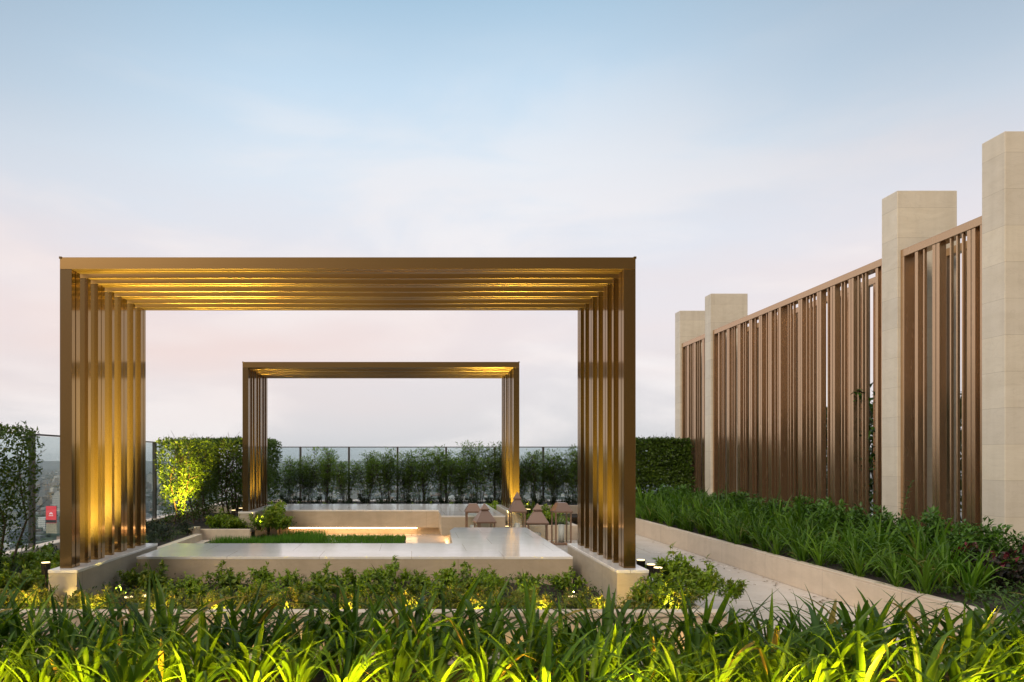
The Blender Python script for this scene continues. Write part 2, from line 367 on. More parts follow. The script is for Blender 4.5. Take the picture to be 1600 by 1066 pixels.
rnd = random.random
def ru(a, b): return a + (b-a)*rnd()
def rdir():
    while True:
        v = Vector((ru(-1, 1), ru(-1, 1), ru(-1, 1)))
        if .05 < v.length < 1: return v.normalized()
ONES = ['', 'first', 'second', 'third', 'fourth', 'fifth', 'sixth', 'seventh', 'eighth', 'ninth', 'tenth', 'eleventh', 'twelfth', 'thirteenth', 'fourteenth',
        'fifteenth', 'sixteenth', 'seventeenth', 'eighteenth', 'nineteenth']
TENS = {2: 'twent', 3: 'thirt', 4: 'fort', 5: 'fift', 6: 'sixt', 7: 'sevent', 8: 'eight', 9: 'ninet'}
def ordn(n_):
    if n_ < 20: return ONES[n_]
    tn, o_ = divmod(n_, 10)
    return TENS[tn] + ('ieth' if o_ == 0 else 'y-' + ONES[o_])

# ------------------------------------------------------------------ setting: terrace, soil, city ground
ground = -160.0
me = bpy.data.meshes.new('land'); me.from_pydata([(-40000, -2000, ground), (40000, -2000, ground), (40000, 50000, ground), (-40000, 50000, ground)], [], [(0, 1, 2, 3)])
m, t, b = newmat('city_land'); geo = nd(t, 'ShaderNodeNewGeometry')
n = nd(t, 'ShaderNodeTexNoise'); n.inputs['Scale'].default_value = .004; n.inputs['Detail'].default_value = 12; n.inputs['Roughness'].default_value = .7
t.links.new(geo.outputs['Position'], n.inputs[0])
c_ = nd(t, 'ShaderNodeValToRGB'); c_.color_ramp.elements[0].color = (.03, .05, .035, 1); c_.color_ramp.elements[0].position = .35
c_.color_ramp.elements[1].color = (.16, .16, .15, 1); c_.color_ramp.elements[1].position = .62
t.links.new(n.outputs['Fac'], c_.inputs[0]); t.links.new(c_.outputs[0], b.inputs['Base Color']); b.inputs['Roughness'].default_value = .9
me.materials.append(m); tag(link('land', me), kind='structure')

f = MB().box(-4.9, -3, -1.2, 12, 18.35, 0, 0).build('terrace_floor', M['paving']); tag(f, kind='structure')
def soil(x0, y0, x1, y1, z, name='soil'):
    nx, ny = max(2, int((x1-x0)/.18)), max(2, int((y1-y0)/.18))
    v = [(x0+(x1-x0)*i/nx, y0+(y1-y0)*j/ny, z + (ru(-.02, .02) if 0 < i < nx and 0 < j < ny else 0)) for j in range(ny+1) for i in range(nx+1)]
    fc = [(j*(nx+1)+i, j*(nx+1)+i+1, (j+1)*(nx+1)+i+1, (j+1)*(nx+1)+i) for j in range(ny) for i in range(nx)]
    me = bpy.data.meshes.new(name); me.from_pydata(v, [], fc); me.materials.append(M['soil'])
    return tag(link(name, me), kind='structure')
soil(-4.6, 5.45, 2.25, 7.9, .20)
soil(-4.6, 7.9, -3.5, 16.2, .20)
soil(-3.5, 12.0, -2.66, 16.2, .20)
soil(-2.66, 15.19, 4.24, 16.2, .18)
soil(1.58, 12.7, 2.93, 15.19, .20)
soil(-4.6, 16.3, 9.0, 18.0, .34)
soil(4.34, 3.4, 9.6, 16.2, .25)
soil(-4.6, 2.2, 6.0, 4.85, .03)

# ------------------------------------------------------------------ kerbs and low walls
def wall(label, boxes, mat='kerb', cat='low wall', name='low_wall', cap=None, group='low stone garden walls'):
    mb = MB()
    for bx in boxes: mb.box(*bx, .004)
    o = mb.build(name, M[mat]); tag(o, label, cat, group)
    if cap:
        cm = MB()
        for bx in cap: cm.box(*bx, .003)
        cm.build('coping', M[mat], o)
    return o
wall('long pale stone kerb behind the nearest strap-leaf lilies', [(-4.6, 5.35, 0, 2.35, 5.45, .245)], cap=[(-4.6, 5.33, .246, 2.35, 5.45, .28)])
wall('short stone kerb closing the right end of the front shrub bed by the path', [(2.25, 5.45, 0, 2.35, 7.9, .22)])
wall('long cream planter wall running beside the path under the right lily bed', [(4.24, 3.0, 0, 4.36, 16.2, .262)],
     cap=[(4.245, 3.0, .263, 4.29, 16.2, .284), (4.295, 3.0, .263, 4.36, 16.2, .277)])
wall('low grey stone wall at the back in front of the glass-side hedge', [(-4.6, 16.2, 0, 9.0, 16.3, .37)])
wall('low cream wall left of the lawn, in front of the far pergola shrubs', [(-3.6, 11.9, 0, -2.68, 12.0, .25), (-3.6, 11.6, 0, -3.5, 11.9, .30)])
wall('short white kerb behind the copper lanterns at the far bed', [(1.60, 12.6, 0, 2.93, 12.7, .25), (2.83, 12.7, 0, 2.93, 16.2, .25)])
wall('stone kerb along the left bed between near pergola and lawn', [(-3.5, 7.9, 0, -3.38, 11.59, .21), (-3.38, 8.4, 0, -3.24, 11.59, .11)])
wall('stone upstand carrying the glass balustrade along the left terrace edge', [(-4.78, 3.0, 0, -4.6, 18.2, .33)], cat='upstand', name='upstand', group='balustrade upstands')
wall('stone upstand under the back glass balustrade behind the bamboo shrubs', [(-4.6, 18.0, 0, 9.6, 18.2, .36)], cat='upstand', name='upstand', group='balustrade upstands')

# ------------------------------------------------------------------ pergolas
SP = [(0, .15), (.3024, .054), (.5022, .146), (.8076, .055), (1.020, .150), (1.3242, .056), (1.530, .140)]   # offset, depth of each portal
XL, XR, ZT, ZB = -2.94, 1.872, 3.104, .505
def member(mb, ax0, ax1, kind, d, deep):
    pass
def make_pergola(label):
    root = empty('pergola', (0, 0, 0)); tag(root, label, 'pergola', 'bronze pergolas over the garden')
    for y, d in SP:
        bm_ = MB()
        cuts = [(y, y+.062), (y+.076, y+d)] if d > .1 else [(y, y+d)]
        for (a, b_) in cuts: bm_.box(XL, a, ZT-.1, XR, b_, ZT, .0015)
        if d > .1: bm_.box(XL+.006, y+.061, ZT-.094, XR-.006, y+.077, ZT-.006, 0)
        beam = bm_.build('beam', M['bronze_beam'], root)
        for x0 in (XL, XR-.1):
            p = MB()
            for (a, b_) in cuts: p.box(x0, a, ZB+.001, x0+.1, b_, ZT-.1005, .0015)
            if d > .1: p.box(x0+.006, y+.061, ZB+.001, x0+.094, y+.077, ZT-.101, 0)
            p.build('post', M['bronze'], root)
    # slim tie rails that hold the portals apart, tucked at the outer top corners
    for x0 in (XL-.006, XR-.016):
        MB().box(x0, -.004, ZT-.012, x0+.022, 1.675, ZT+.006, .001).build('corner_trim', M['bronze'], root)
    return root
p1 = make_pergola('near large bronze pergola of nested portal frames above the front stone bench'); p1.location.y = 6.0
p2 = copy_tree(p1); p2.location.y = 12.48; p2['label'] = 'far smaller-looking bronze pergola standing in front of the bamboo hedge'

for (x0, x1, y0, y1, lb) in ((-2.99, -2.755, 5.91, 7.78, 'low stone plinth under the left posts of the near pergola'),
                             (1.69, 1.95, 5.91, 7.78, 'low stone plinth under the right posts of the near pergola'),
                             (-2.99, -2.70, 12.38, 14.3, 'low stone plinth under the left posts of the far pergola'),
                             (1.69, 1.95, 12.71, 14.3, 'low stone plinth under the right posts of the far pergola')):
    o = MB().box(x0, y0, 0, x1, y1, .478, .002).build('plinth', M['plinth']); tag(o, lb, 'plinth', 'stone plinths of the pergolas')
    MB().box(x0-.003, y0-.003, .4785, x1+.003, y1+.003, .505, .002).build('coping', M['polished'], o)

# ------------------------------------------------------------------ benches
def offset_poly(pts, d):
    n_ = len(pts); res = []
    for i in range(n_):
        a, b_, c = Vector(pts[i-1]), Vector(pts[i]), Vector(pts[(i+1) % n_])
        e1 = (b_-a).normalized(); e2 = (c-b_).normalized()
        n1 = Vector((-e1.y, e1.x)); n2 = Vector((-e2.y, e2.x)); bi = (n1+n2).normalized()
        res.append(tuple(b_ + bi*d/max(.3, bi.dot(n1))))
    return res
def bench(label, pts, strips):
    root = empty('stone_bench', (0, 0, 0)); tag(root, label, 'bench', 'L-shaped stone benches')
    MB().prism(pts, .14, .441, 0).build('seat_block', M['cream'], root)
    MB().prism(offset_poly(pts, -.003), .4412, .466, .0025).build('seat_top', M['polished'], root)
    MB().prism(offset_poly(pts, .16), .0, .139, 0).build('base', M['cream'], root)
    for (x0, y0, x1, y1) in strips:
        MB().box(x0, y0, .118, x1, y1, .136, 0).build('light_strip', M['strip'], root)
    return root
bA = [(-2.68, 7.0), (1.57, 7.0), (1.59, 9.97), (.59, 9.97), (.51, 9.55), (.47, 8.1), (-2.68, 8.1)]
bench('nearest L-shaped pale stone bench with a glossy top reflecting the lanterns', bA, [(-2.3, 7.96, .30, 7.985), (.53, 8.4, .555, 9.3)])
bB = [(-2.64, 13.38), (.5, 13.38), (.5, 12.03), (1.57, 12.03), (1.57, 15.18), (-2.64, 15.18)]
bb = bench('farther L-shaped stone bench lit by a warm strip beneath, behind the lawn', bB, [(-2.3, 13.42, .1, 13.445), (.62, 12.3, .645, 13.2)])
MB().box(-2.64, 13.385, 0, -2.50, 15.1, .139, .002).build('base', M['cream'], bb)

# ------------------------------------------------------------------ stone pillars and slat screens
PX, PZ = 6.5, 5.01
PIL = [(7.867, 'nearest tall stone pillar, cut by the right edge of the photo'), (9.61, 'tall stone pillar between the narrow near screen and the long screen'),
       (15.60, 'tall stone pillar between the long screen and the farthest screen'), (17.40, 'farthest stone pillar at the end of the slat screens')]
for y, lb in PIL:
    o = MB().box(PX, y, .05, PX+.8, y+.32, PZ, .004).build('stone_pillar', M['pillar']); tag(o, lb, 'pillar', 'tall stone pillars')
def screen(y0, y1, label, mid=None, top=4.21):
    root = empty('slat_screen', (PX+.04, y0, 0)); tag(root, label, 'slat screen', 'bronze slat screens between pillars')
    ln = y1-y0
    for xo, zt in ((0, top), (.56, top)):
        dp = .17 if xo == 0 else .10
        MB().box(xo, 0.004, zt-.10, xo+dp, ln-.004, zt, .002).build('top_rail', M['copper_slat'], root)
        MB().box(xo, 0.004, .30, xo+dp, ln-.004, .36, .002).build('bottom_rail', M['copper_slat'], root)
        for yy in [0.004, ln-.074] + ([mid-y0-.035] if mid else []):
            MB().box(xo, yy, .361, xo+dp, yy+.07, zt-.101, .002).build('post', M['copper_slat'], root)
        mb = MB(); y = .16 + (.10 if xo else 0); seq = 0
        rg = random.Random(int(y0*10)+int(xo*10))
        skip = (mid-y0) if mid else -9
        def sl_(yy, a, dep, off=0):
            if yy+a > ln-.20 or -.22 < yy+a/2-skip < .07: return
            if mid and xo == 0 and .20 < yy+a/2 < .44: return
            mb.box(xo+off, yy, .361, xo+off+dep, yy+a, zt-.101, .0015)
        while y < ln-.1:
            sl_(y, .056, .085, .012); sl_(y+.067, .056, .085, .012)
            y += .123 + rg.choice([.10, .15, .07]) + (.10 if xo else 0)
            for _ in range(rg.choice([1, 2, 3, 3]) if xo == 0 else rg.choice([0, 0, 1])):
                sl_(y, .022, .035, .02); y += .022 + rg.choice([.055, .066, .08])
            y += rg.choice([.03, .08])
        mb.build('slats', M['copper_slat'], root)
    return root
screen(8.19, 9.61, 'narrow bronze slat screen beside the nearest stone pillar')
screen(9.93, 15.60, 'longest bronze slat screen with an intermediate post', 12.76)
screen(15.92, 17.40, 'farthest narrow bronze slat screen between the last two pillars')

# ------------------------------------------------------------------ glass balustrades
gl_l = empty('glass_balustrade', (-4.69, 3.27, .33)); tag(gl_l, 'tinted glass balustrade with dark posts along the left terrace edge', 'glass balustrade', 'glass balustrades at the terrace edge')
ys = [8.87 + 1.41*k - 3.27 for k in range(-4, 7)]
for k, y in enumerate(ys):
    MB().box(-.03, y-.032, .001, .03, y+.032, 1.38, .002).build('post', M['rail_metal'], gl_l)
    if k < len(ys)-1: MB().box(-.006, y+.036, .05, .006, ys[k+1]-.036, 1.375, 0).build('glass_pane', M['rail_glass'], gl_l)
MB().box(-.022, ys[0], 1.381, .022, ys[-1]+.03, 1.402, .002).build('handrail', M['rail_metal'], gl_l)
gl_b = empty('glass_balustrade', (0, 18.09, .36)); tag(gl_b, 'tinted glass balustrade with thin posts across the back behind bamboo shrubs', 'glass balustrade', 'glass balustrades at the terrace edge')
xs = [-2.80 + 1.2225*k for k in range(-1, 11)]
for k, x in enumerate(xs):
    MB().box(x-.025, -.03, .001, x+.025, .03, 1.342, .002).build('post', M['rail_metal'], gl_b)
    if k < len(xs)-1: MB().box(x+.03, -.006, .04, xs[k+1]-.03, .006, 1.34, 0).build('glass_pane', M['rail_glass'], gl_b)
MB().box(xs[0]-.5, -.022, 1.3425, xs[-1]+.03, .022, 1.366, .002).build('handrail', M['rail_metal'], gl_b)

# ------------------------------------------------------------------ lanterns
def lantern(label, x, y, wd, ze, zt, cap, rz=0, candle=.30):
    root = empty('lantern', (x, y, .001), R(rz)); tag(root, label, 'lantern', 'copper lanterns on the terrace')
    h = wd/2; q = .012
    MB().box(-h, -h, 0, h, h, .035, .004).build('base', M['copper'], root)
    for a, b_ in ((-1, -1), (1, -1), (1, 1), (-1, 1)):
        MB().box(a*(h-.02)-q, b_*(h-.02)-q, .036, a*(h-.02)+q, b_*(h-.02)+q, ze, .002).build('post', M['copper'], root)
    for a, b_, s_ in ((0, -1, 0), (0, 1, 0), (-1, 0, 1), (1, 0, 1)):
        g = MB(); w2 = h-.034
        if s_ == 0: g.box(-w2, b_*(h-.02)-.002, .036, w2, b_*(h-.02)+.002, ze, 0)
        else: g.box(a*(h-.02)-.002, -w2, .036, a*(h-.02)+.002, w2, ze, 0)
        g.build('glass_pane', M['lantern_glass'], root)
    rf = MB(); rf.box(-h-.008, -h-.008, ze+.0005, h+.008, h+.008, ze+.028, .002)
    if cap:
        zc = ze+.028+(zt-ze)*.56; rf.frustum(0, 0, ze+.0285, zc, h+.004, h*.34)
    else:
        zc = zt; rf.frustum(0, 0, ze+.0285, zc, h+.004, h*.50)
    roof = rf.build('roof', M['copper'], root)
    if cap:
        MB().frustum(0, 0, zc+.001, zc+.018, h*.46, h*.46).frustum(0, 0, zc+.0185, zt, h*.42, .006).build('chimney', M['copper'], roof)
    c = MB().cyl(0, 0, .036, .036+candle, .048, n_=24).build('candle', M['wax'], root, True)
    MB().cyl(0, 0, .036+candle+.0005, .036+candle+.014, .002, n_=8).build('wick', M['dark_metal'], c)
    return root
lantern('flat-topped copper lantern farthest left, in front of the stone bench end', 1.00, 11.72, .25, .545, .69, False, 0)
lantern('pointed copper lantern second from left, closest to the glossy bench top', 1.10, 10.85, .29, .455, .745, True, 6)
lantern('tall pointed copper lantern in front of the far pergola right post', 1.78, 12.1, .27, .52, .86, True, 0)
lantern('largest pointed copper lantern in the middle of the path opening', 1.84, 10.5, .30, .47, .765, True, -8)
lantern('flat-topped copper lantern farthest right with a thick white candle showing', 2.49, 11.95, .29, .53, .69, False, 4, .29)

# ------------------------------------------------------------------ spotlights
WARM = (1.0, .70, .24)
PW = 3.0
def spot(label, x, y, z0, h, tgt, power, ang=60, group='garden spotlights', blend=.6, color=WARM, show=True):
    root = empty('garden_spotlight', (x, y, z0)); tag(root, label, 'spotlight', group)
    hb_ = min(.10, h*.8)
    MB().cyl(0, 0, 0, h-hb_, .009, n_=8).build('stake', M['dark_metal'], root)
    MB().cyl(0, 0, h-hb_, h, .034, .040, n_=20).build('housing', M['dark_metal'], root, False)
    MB().cyl(0, 0, h+.0005, h+.006, .034, n_=20).build('lens', M['lens'], root)
    ld = bpy.data.lights.new('spot', 'SPOT'); ld.energy = power*PW; ld.color = color; ld.spot_size = R(ang); ld.spot_blend = blend; ld.shadow_soft_size = .09 if power > 100 else .05
    lo_ = bpy.data.objects.new('lamp', ld); col.objects.link(lo_); lo_.parent = root; lo_.location = (0, 0, h+.02)
    d = Vector(tgt) - Vector((x, y, z0+h)); lo_.rotation_euler = d.to_track_quat('-Z', 'Y').to_euler()
    return root
GOLD = (1.0, .82, .20)
spot('glowing spotlight in shrubs left of the near pergola plinth', -3.20, 6.28, .2, .31, (-2.90, 6.72, 1.7), 260, 84, color=GOLD)
spot('spotlight hidden behind the left posts of the near pergola', -3.20, 6.70, .2, .31, (-2.60, 7.0, 2.4), 260, 84, color=GOLD)
spot('added fill uplight in shrubs inside the left posts of the near pergola', -2.42, 6.14, .185, .05, (-2.88, 6.85, 1.95), 460, 58, color=GOLD)  # unseen fill lamp, added to turn the left post fronts gold
spot('second added fill uplight inside the left posts, aimed at the pergola beams', -2.30, 6.20, .185, .05, (-2.15, 6.98, 3.0), 520, 74, color=GOLD)  # unseen lamp added to spread gold along the beam undersides
spot('added fill uplight in shrubs inside the right posts of the near pergola', 1.38, 6.16, .185, .05, (1.60, 6.9, 2.5), 260, 64, color=GOLD)  # added fill lamp for a weaker glow on the right posts
spot('nearest of three glowing spotlights right of the near pergola plinth', 2.10, 6.12, .2, .29, (1.88, 6.5, 2.4), 40, 70, color=GOLD)
spot('middle of three glowing spotlights right of the near pergola plinth', 2.10, 6.30, .2, .29, (1.80, 6.9, 2.6), 60, 70, color=GOLD)
spot('rearmost of three glowing spotlights right of the near pergola plinth', 2.10, 6.58, .2, .29, (1.7, 7.2, 2.6), 60, 70, color=GOLD)
spot('glowing spotlight left of the far pergola left posts', -3.14, 12.66, .2, .31, (-2.9, 13.1, 1.9), 170, 84, color=GOLD)
spot('second glowing spotlight beside the far pergola left posts', -3.14, 13.2, .2, .31, (-2.6, 13.6, 2.6), 150, 84, color=GOLD)
spot('added fill uplight in shrubs inside the left posts of the far pergola', -2.60, 12.25, .2, .08, (-2.62, 13.0, 2.6), 80, 80, color=GOLD)  # added fill lamp, lifts the far left posts from the inner side
spot('added fill uplight between far bench and the far pergola right posts', 1.63, 12.3, .0, .26, (1.76, 13.0, 2.0), 520, 80, color=GOLD)  # unseen lamp added to brighten the far right posts from inside
spot('glowing spotlight behind the middle copper lanterns', 2.10, 12.9, .2, .31, (1.9, 13.3, 1.8), 150, 84, color=GOLD)
spot('second glowing spotlight behind the middle copper lanterns', 2.16, 13.5, .2, .28, (1.8, 13.8, 3.0), 30, 70)
spot('spotlight low at the foot of the left corner hedge', -3.62, 12.02, .2, .06, (-4.15, 12.95, 1.75), 360, 76, color=(1, .66, .09))
k = 0
for x in (-2.6, -2.2, -1.75, -1.3, -.75, -.3, .2, .7, 1.15, 1.6, 2.0, 2.5, 2.95, 3.4):
    k += 1
    spot('hidden uplight among the nearest lilies, %s from the left' % ordn(k), x+ru(-.1, .1), 3.66, .03, .05, (x, 4.2, .28), ru(32, 62), 115, 'uplights in the front lily bed', .8, (1, .58, .05))
k = 0
for x in (-4.1, -3.55, -3.0, -2.5, -2.0, -1.5, -1.0, -.5, 0, .5, 1.0, 1.5, 2.05):
    k += 1
    spot('low bed light behind the front kerb, %s from the left' % ordn(k), x, 5.53, .185, .03, (x, 5.9, .45), 8.5, 165, 'low lights in the front shrub bed', .9, (1, .66, .12))

# ------------------------------------------------------------------ plants
def lily_mesh(seed, n_=16, ln=(.5, .75), wd=.036, mat='lily', lean=(6, 38), wind=0.0):
    random.seed(seed); lm = LM()
    for i in range(n_):
        a = ru(0, 2*math.pi); lo_ = R(ru(*lean))
        tint = ru(0, .8) if rnd() > .022 else 1.0
        lm.blade(Vector((ru(-.035, .035), ru(-.035, .035), -.01)), a, lo_, ru(*ln), wd*ru(.7, 1.2), R(ru(25, 105)), tint, 8, ru(-.7, .7))
    for _ in range(3):
        lm.blade(Vector((ru(-.05, .05), ru(-.05, .05), 0)), ru(0, 6.28), R(ru(35, 60)), ru(.2, .4), wd*.7, R(ru(60, 140)), ru(.5, .8) if rnd() > .4 else 1.0, 6, ru(-1, 1))
    return lm.mesh('lily', M[mat])
def shrub_mesh(seed, n_, rad, h, ls, mat, stem='stem', shoots=9, ratio=.42, name='shrub'):
    """twiggy shrub: shoots fan out, leaves sit along them, plus a loose outer shell"""
    random.seed(seed); lm = LM()
    per = n_//shoots
    for s_ in range(shoots):
        a = ru(0, 6.28); sp = rad*ru(.15, 1.0); hh = h*ru(.6, 1.1)
        p0 = Vector((ru(-.04, .04), ru(-.04, .04), 0)); p3 = Vector((math.cos(a)*sp, math.sin(a)*sp, hh*(1-.45*(sp/rad)**2)))
        mid = (p0+p3)/2 + Vector((ru(-.05, .05), ru(-.05, .05), hh*.1))
        for k in range(per):
            u = ru(.18, 1)**.8; q = p0*(1-u)**2 + mid*2*u*(1-u) + p3*u*u
            q = q + rdir()*rad*.20*ru(.1, 1)*(1.25-u*.7)
            if q.z < .005: q.z = ru(.005, .06)
            d = (rdir() + Vector((math.cos(a), math.sin(a), 0))*.35 + Vector((0, 0, .45)))
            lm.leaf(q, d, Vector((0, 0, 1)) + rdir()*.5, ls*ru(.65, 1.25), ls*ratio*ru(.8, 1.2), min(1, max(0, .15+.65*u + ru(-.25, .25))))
    return lm.mesh(name, M[mat])
def blob_hedge(seed, x0, y0, x1, y1, z0, z1, n_, ls, mat, inner=.25, top=.1):
    """leaves through a clipped hedge's volume, dense near the faces, uneven skin"""
    random.seed(seed); lm = LM()
    ph = [ru(0, 6.28) for _ in range(8)]
    def bulge(x, y, z): return .035*math.sin(4.2*x+3.1*z+ph[0]) + .035*math.sin(5.3*y+ph[1]+2*z) + .03*math.sin(9*z+ph[2]+3*x+2*y) + .025*math.sin(13*y+7*x+ph[3])
    lx, ly, lz = x1-x0, y1-y0, z1-z0
    areas = [ly*lz, ly*lz, lx*lz, lx*lz, lx*ly]
    for i in range(n_):
        if rnd() < inner:
            p = Vector((ru(x0, x1), ru(y0, y1), ru(z0, z1))); nrm_ = rdir()
        else:
            r_ = rnd()*sum(areas); k = 0
            while r_ > areas[k]: r_ -= areas[k]; k += 1
            x, y, z = ru(x0, x1), ru(y0, y1), z0 + lz*(rnd()**.85)
            dep = abs(random.gauss(0, .05)); bl = bulge(x, y, z)
            if k == 0: p = Vector((x0+dep-bl, y, z)); nrm_ = Vector((-1, 0, 0))
            elif k == 1: p = Vector((x1-dep+bl, y, z)); nrm_ = Vector((1, 0, 0))
            elif k == 2: p = Vector((x, y0+dep-bl, z)); nrm_ = Vector((0, -1, 0))
            elif k == 3: p = Vector((x, y1-dep+bl, z)); nrm_ = Vector((0, 1, 0))
            else: p = Vector((x, y, z1-dep+bl*top*10*.5)); nrm_ = Vector((0, 0, 1))
        # gappy lower skirt
        if p.z < z0+lz*.28 and rnd() < .55: continue
        cl_ = math.sin(7*p.x+ph[4]+4*p.z)*math.sin(6*p.y+ph[5])*math.sin(8*p.z+ph[6])
        if cl_ < -.35 and rnd() < .6: continue
        d = nrm_*.6 + rdir()*.9 + Vector((0, 0, .4))
        lm.leaf(p, d, nrm_ + rdir()*.4, ls*ru(.6, 1.3), ls*.45*ru(.8, 1.2), min(1, max(0, ru(.0, .8)+.15*cl_)))
    st = LM()
    nst = max(3, int((lx+ly)/.22))
    for i in range(nst):
        u = (i+.5)/nst; bx = x0+lx*(u if lx > ly else .5)+ru(-.06, .06); by = y0+ly*(u if ly >= lx else .5)+ru(-.06, .06)
        p = Vector((bx, by, z0-.12))
        for k in range(5):
            q = p + Vector((ru(-.08, .08), ru(-.08, .08), lz*.2)); st.tube(p, q, .016-.002*k, .014-.002*k); 
            if k > 0:
                for _ in range(2): st.tube(q, q+Vector((ru(-.25, .25), ru(-.25, .25), ru(.05, .3))), .005, .002, 0, 4)
            p = q
    return lm.mesh('foliage', M[mat]), st.mesh('stem', M['stem'])
def hedge(label, seed, box_, n_, ls, mat='hedge', group='clipped hedges at the terrace edge'):
    root = empty('hedge', (box_[0], box_[1], box_[4])); tag(root, label, 'hedge', group)
    a, b_ = blob_hedge(seed, 0, 0, box_[2]-box_[0], box_[3]-box_[1], 0, box_[5]-box_[4], n_, ls, mat)
    link('foliage', a, root); link('stem', b_, root); return root
hedge('leafy clipped hedge at the far left edge in front of the glass', 11, (-4.50, 6.0, -4.08, 7.80, .30, 1.73), 9500, .052)
hedge('left corner hedge lit bright yellow-green by a spotlight', 12, (-4.36, 12.35, -3.90, 14.4, .30, 1.75), 13000, .055)
hedge('dark hedge turning the back left corner behind the far pergola', 13, (-4.45, 14.5, -3.0, 16.15, .36, 1.80), 19000, .068)
hedge('clipped hedge at the back right between pergola and farthest pillar', 15, (4.2, 16.6, 6.45, 17.3, .40, 1.85), 24000, .082)
hedge('tall dark hedge growing behind the bronze slat screens', 16, (7.75, 8.3, 8.5, 18.0, .25, 2.30), 17000, .12, 'shrub_dark')

def place(meshes, name, x, y, z, s_, label, cat, group, sz=None):
    o = link(name, random.choice(meshes), None, (x, y, z), ru(0, 6.28)); k = s_
    o.scale = (k, k, k*(sz or ru(.9, 1.1))); tag(o, label, cat, group); return o
LAMPS = [(-2.42, 6.14), (-2.30, 6.20), (1.38, 6.16)]
def clear(x, y, r=.25): return all((x-a)**2+(y-b)**2 > r*r for a, b in LAMPS)
def assign(objs, fmt, key):
    objs.sort(key=key)
    for i, o in enumerate(objs): o['label'] = fmt % ordn(i+1)

# tall bamboo-like shrubs before the back glass
def bamboo(seed):
    random.seed(seed); lm = LM(); st = LM()
    for s_ in range(13):
        bx, by = ru(-.16, .16), ru(-.12, .12); p = Vector((bx*.6, by*.6, 0)); hh = ru(.82, 1.22); n_ = 8
        lx, ly = bx*1.3/n_, by*1.3/n_
        for k in range(n_):
            q = p + Vector((lx+ru(-.018, .018), ly+ru(-.018, .018), hh/n_)); st.tube(p, q, .006-.0005*k, .0055-.0005*k, 0, 4)
            if k >= 1:
                for _ in range(4 if k < 3 else 12):
                    a = ru(0, 6.28); e = q + Vector((math.cos(a)*ru(.03, .16), math.sin(a)*ru(.03, .16), ru(0, .12)))
                    st.tube(q, e, .002, .001, 0, 3)
                    for _ in range(4): lm.leaf(e + rdir()*.04, (e-q).normalized()+rdir()*.7+Vector((0, 0, .2)), Vector((0, 0, 1))+rdir()*.6, ru(.05, .09), ru(.012, .02), ru(0, .9), .2)
            p = q
    return lm.mesh('foliage', M['bamboo']), st.mesh('stem', M['stem_dark'])
BV = [bamboo(100+i) for i in range(5)]
random.seed(31); objs = []
x = -2.9
while x < 4.9:
    root = empty('bamboo_shrub', (x, 17.0+ru(-.1, .12), .34), ru(0, 6.28)); a, b_ = random.choice(BV)
    tag(root, 'x', 'shrub', 'feathery upright shrubs along the back glass'); s_ = ru(.80, 1.10); root.scale = (s_*1.15, s_*1.15, s_)
    link('foliage', a, root); link('stem', b_, root); objs.append(root); x += ru(.38, .52)
assign(objs, 'feathery upright shrub before the back glass, %s from the left', lambda o: o.location.x)
# dark low row at their feet
DM = [shrub_mesh(200+i, 420, .26, .26, .05, 'dusky', shoots=14) for i in range(3)]
objs = []; x = -2.9
while x < 4.8:
    objs.append(place(DM, 'low_shrub', x, 16.55+ru(-.06, .06), .33, ru(.8, 1.1), 'x', 'shrub', 'dark low shrubs below the feathery shrubs')); x += .36
assign(objs, 'dark low shrub under the feathery back shrubs, %s from the left', lambda o: o.location.x)

# front lilies
LV = [lily_mesh(300+i, 25, (.48, .76), .041) for i in range(7)]
random.seed(41)
for row, (y, x0, x1, dx, nm, sc_) in enumerate(((4.74, -3.1, 5.0, .205, 'back row', .93), (4.3, -2.9, 4.6, .25, 'middle row', .90), (3.98, -2.7, 4.2, .27, 'front row', .80))):
    objs = []; x = x0
    while x < x1:
        o = place(LV, 'lily', x, y+ru(-.11, .11), .03, sc_*ru(.86, 1.1), 'x', 'lily', 'strap-leaf lilies in the nearest bed')
        o.rotation_euler.x = R(ru(-6, 6)); o.rotation_mode = 'ZXY'; o.rotation_euler.y = R(ru(2, 16)); objs.append(o); x += dx*ru(.75, 1.25)
    assign(objs, 'arching strap-leaf lily in the nearest bed, ' + nm + ', %s from the left', lambda o: o.location.x)

# right bed lilies, along the kerb
RV = [lily_mesh(340+i, 25, (.46, .74), .029, 'lily_dark', (5, 34)) for i in range(5)]
random.seed(43)
for nm, xx, y0, y1, s0 in (('row leaning over the kerb', 4.46, 6.1, 15.9, .76), ('row next to the path', 4.66, 6.0, 15.9, .86), ('second row from the path', 4.98, 6.3, 15.9, .95), ('third row from the path', 5.32, 9.0, 15.9, 1.0)):
    objs = []; y = y0
    while y < y1:
        o = place(RV, 'lily', xx+ru(-.12, .12), y, .24, s0*ru(.82, 1.12), 'x', 'lily', 'strap-leaf lilies beside the path')
        objs.append(o); y += ru(.24, .40)
    assign(objs, 'dark green lily in the right bed, ' + nm + ', %s from the camera', lambda o: o.location.y)
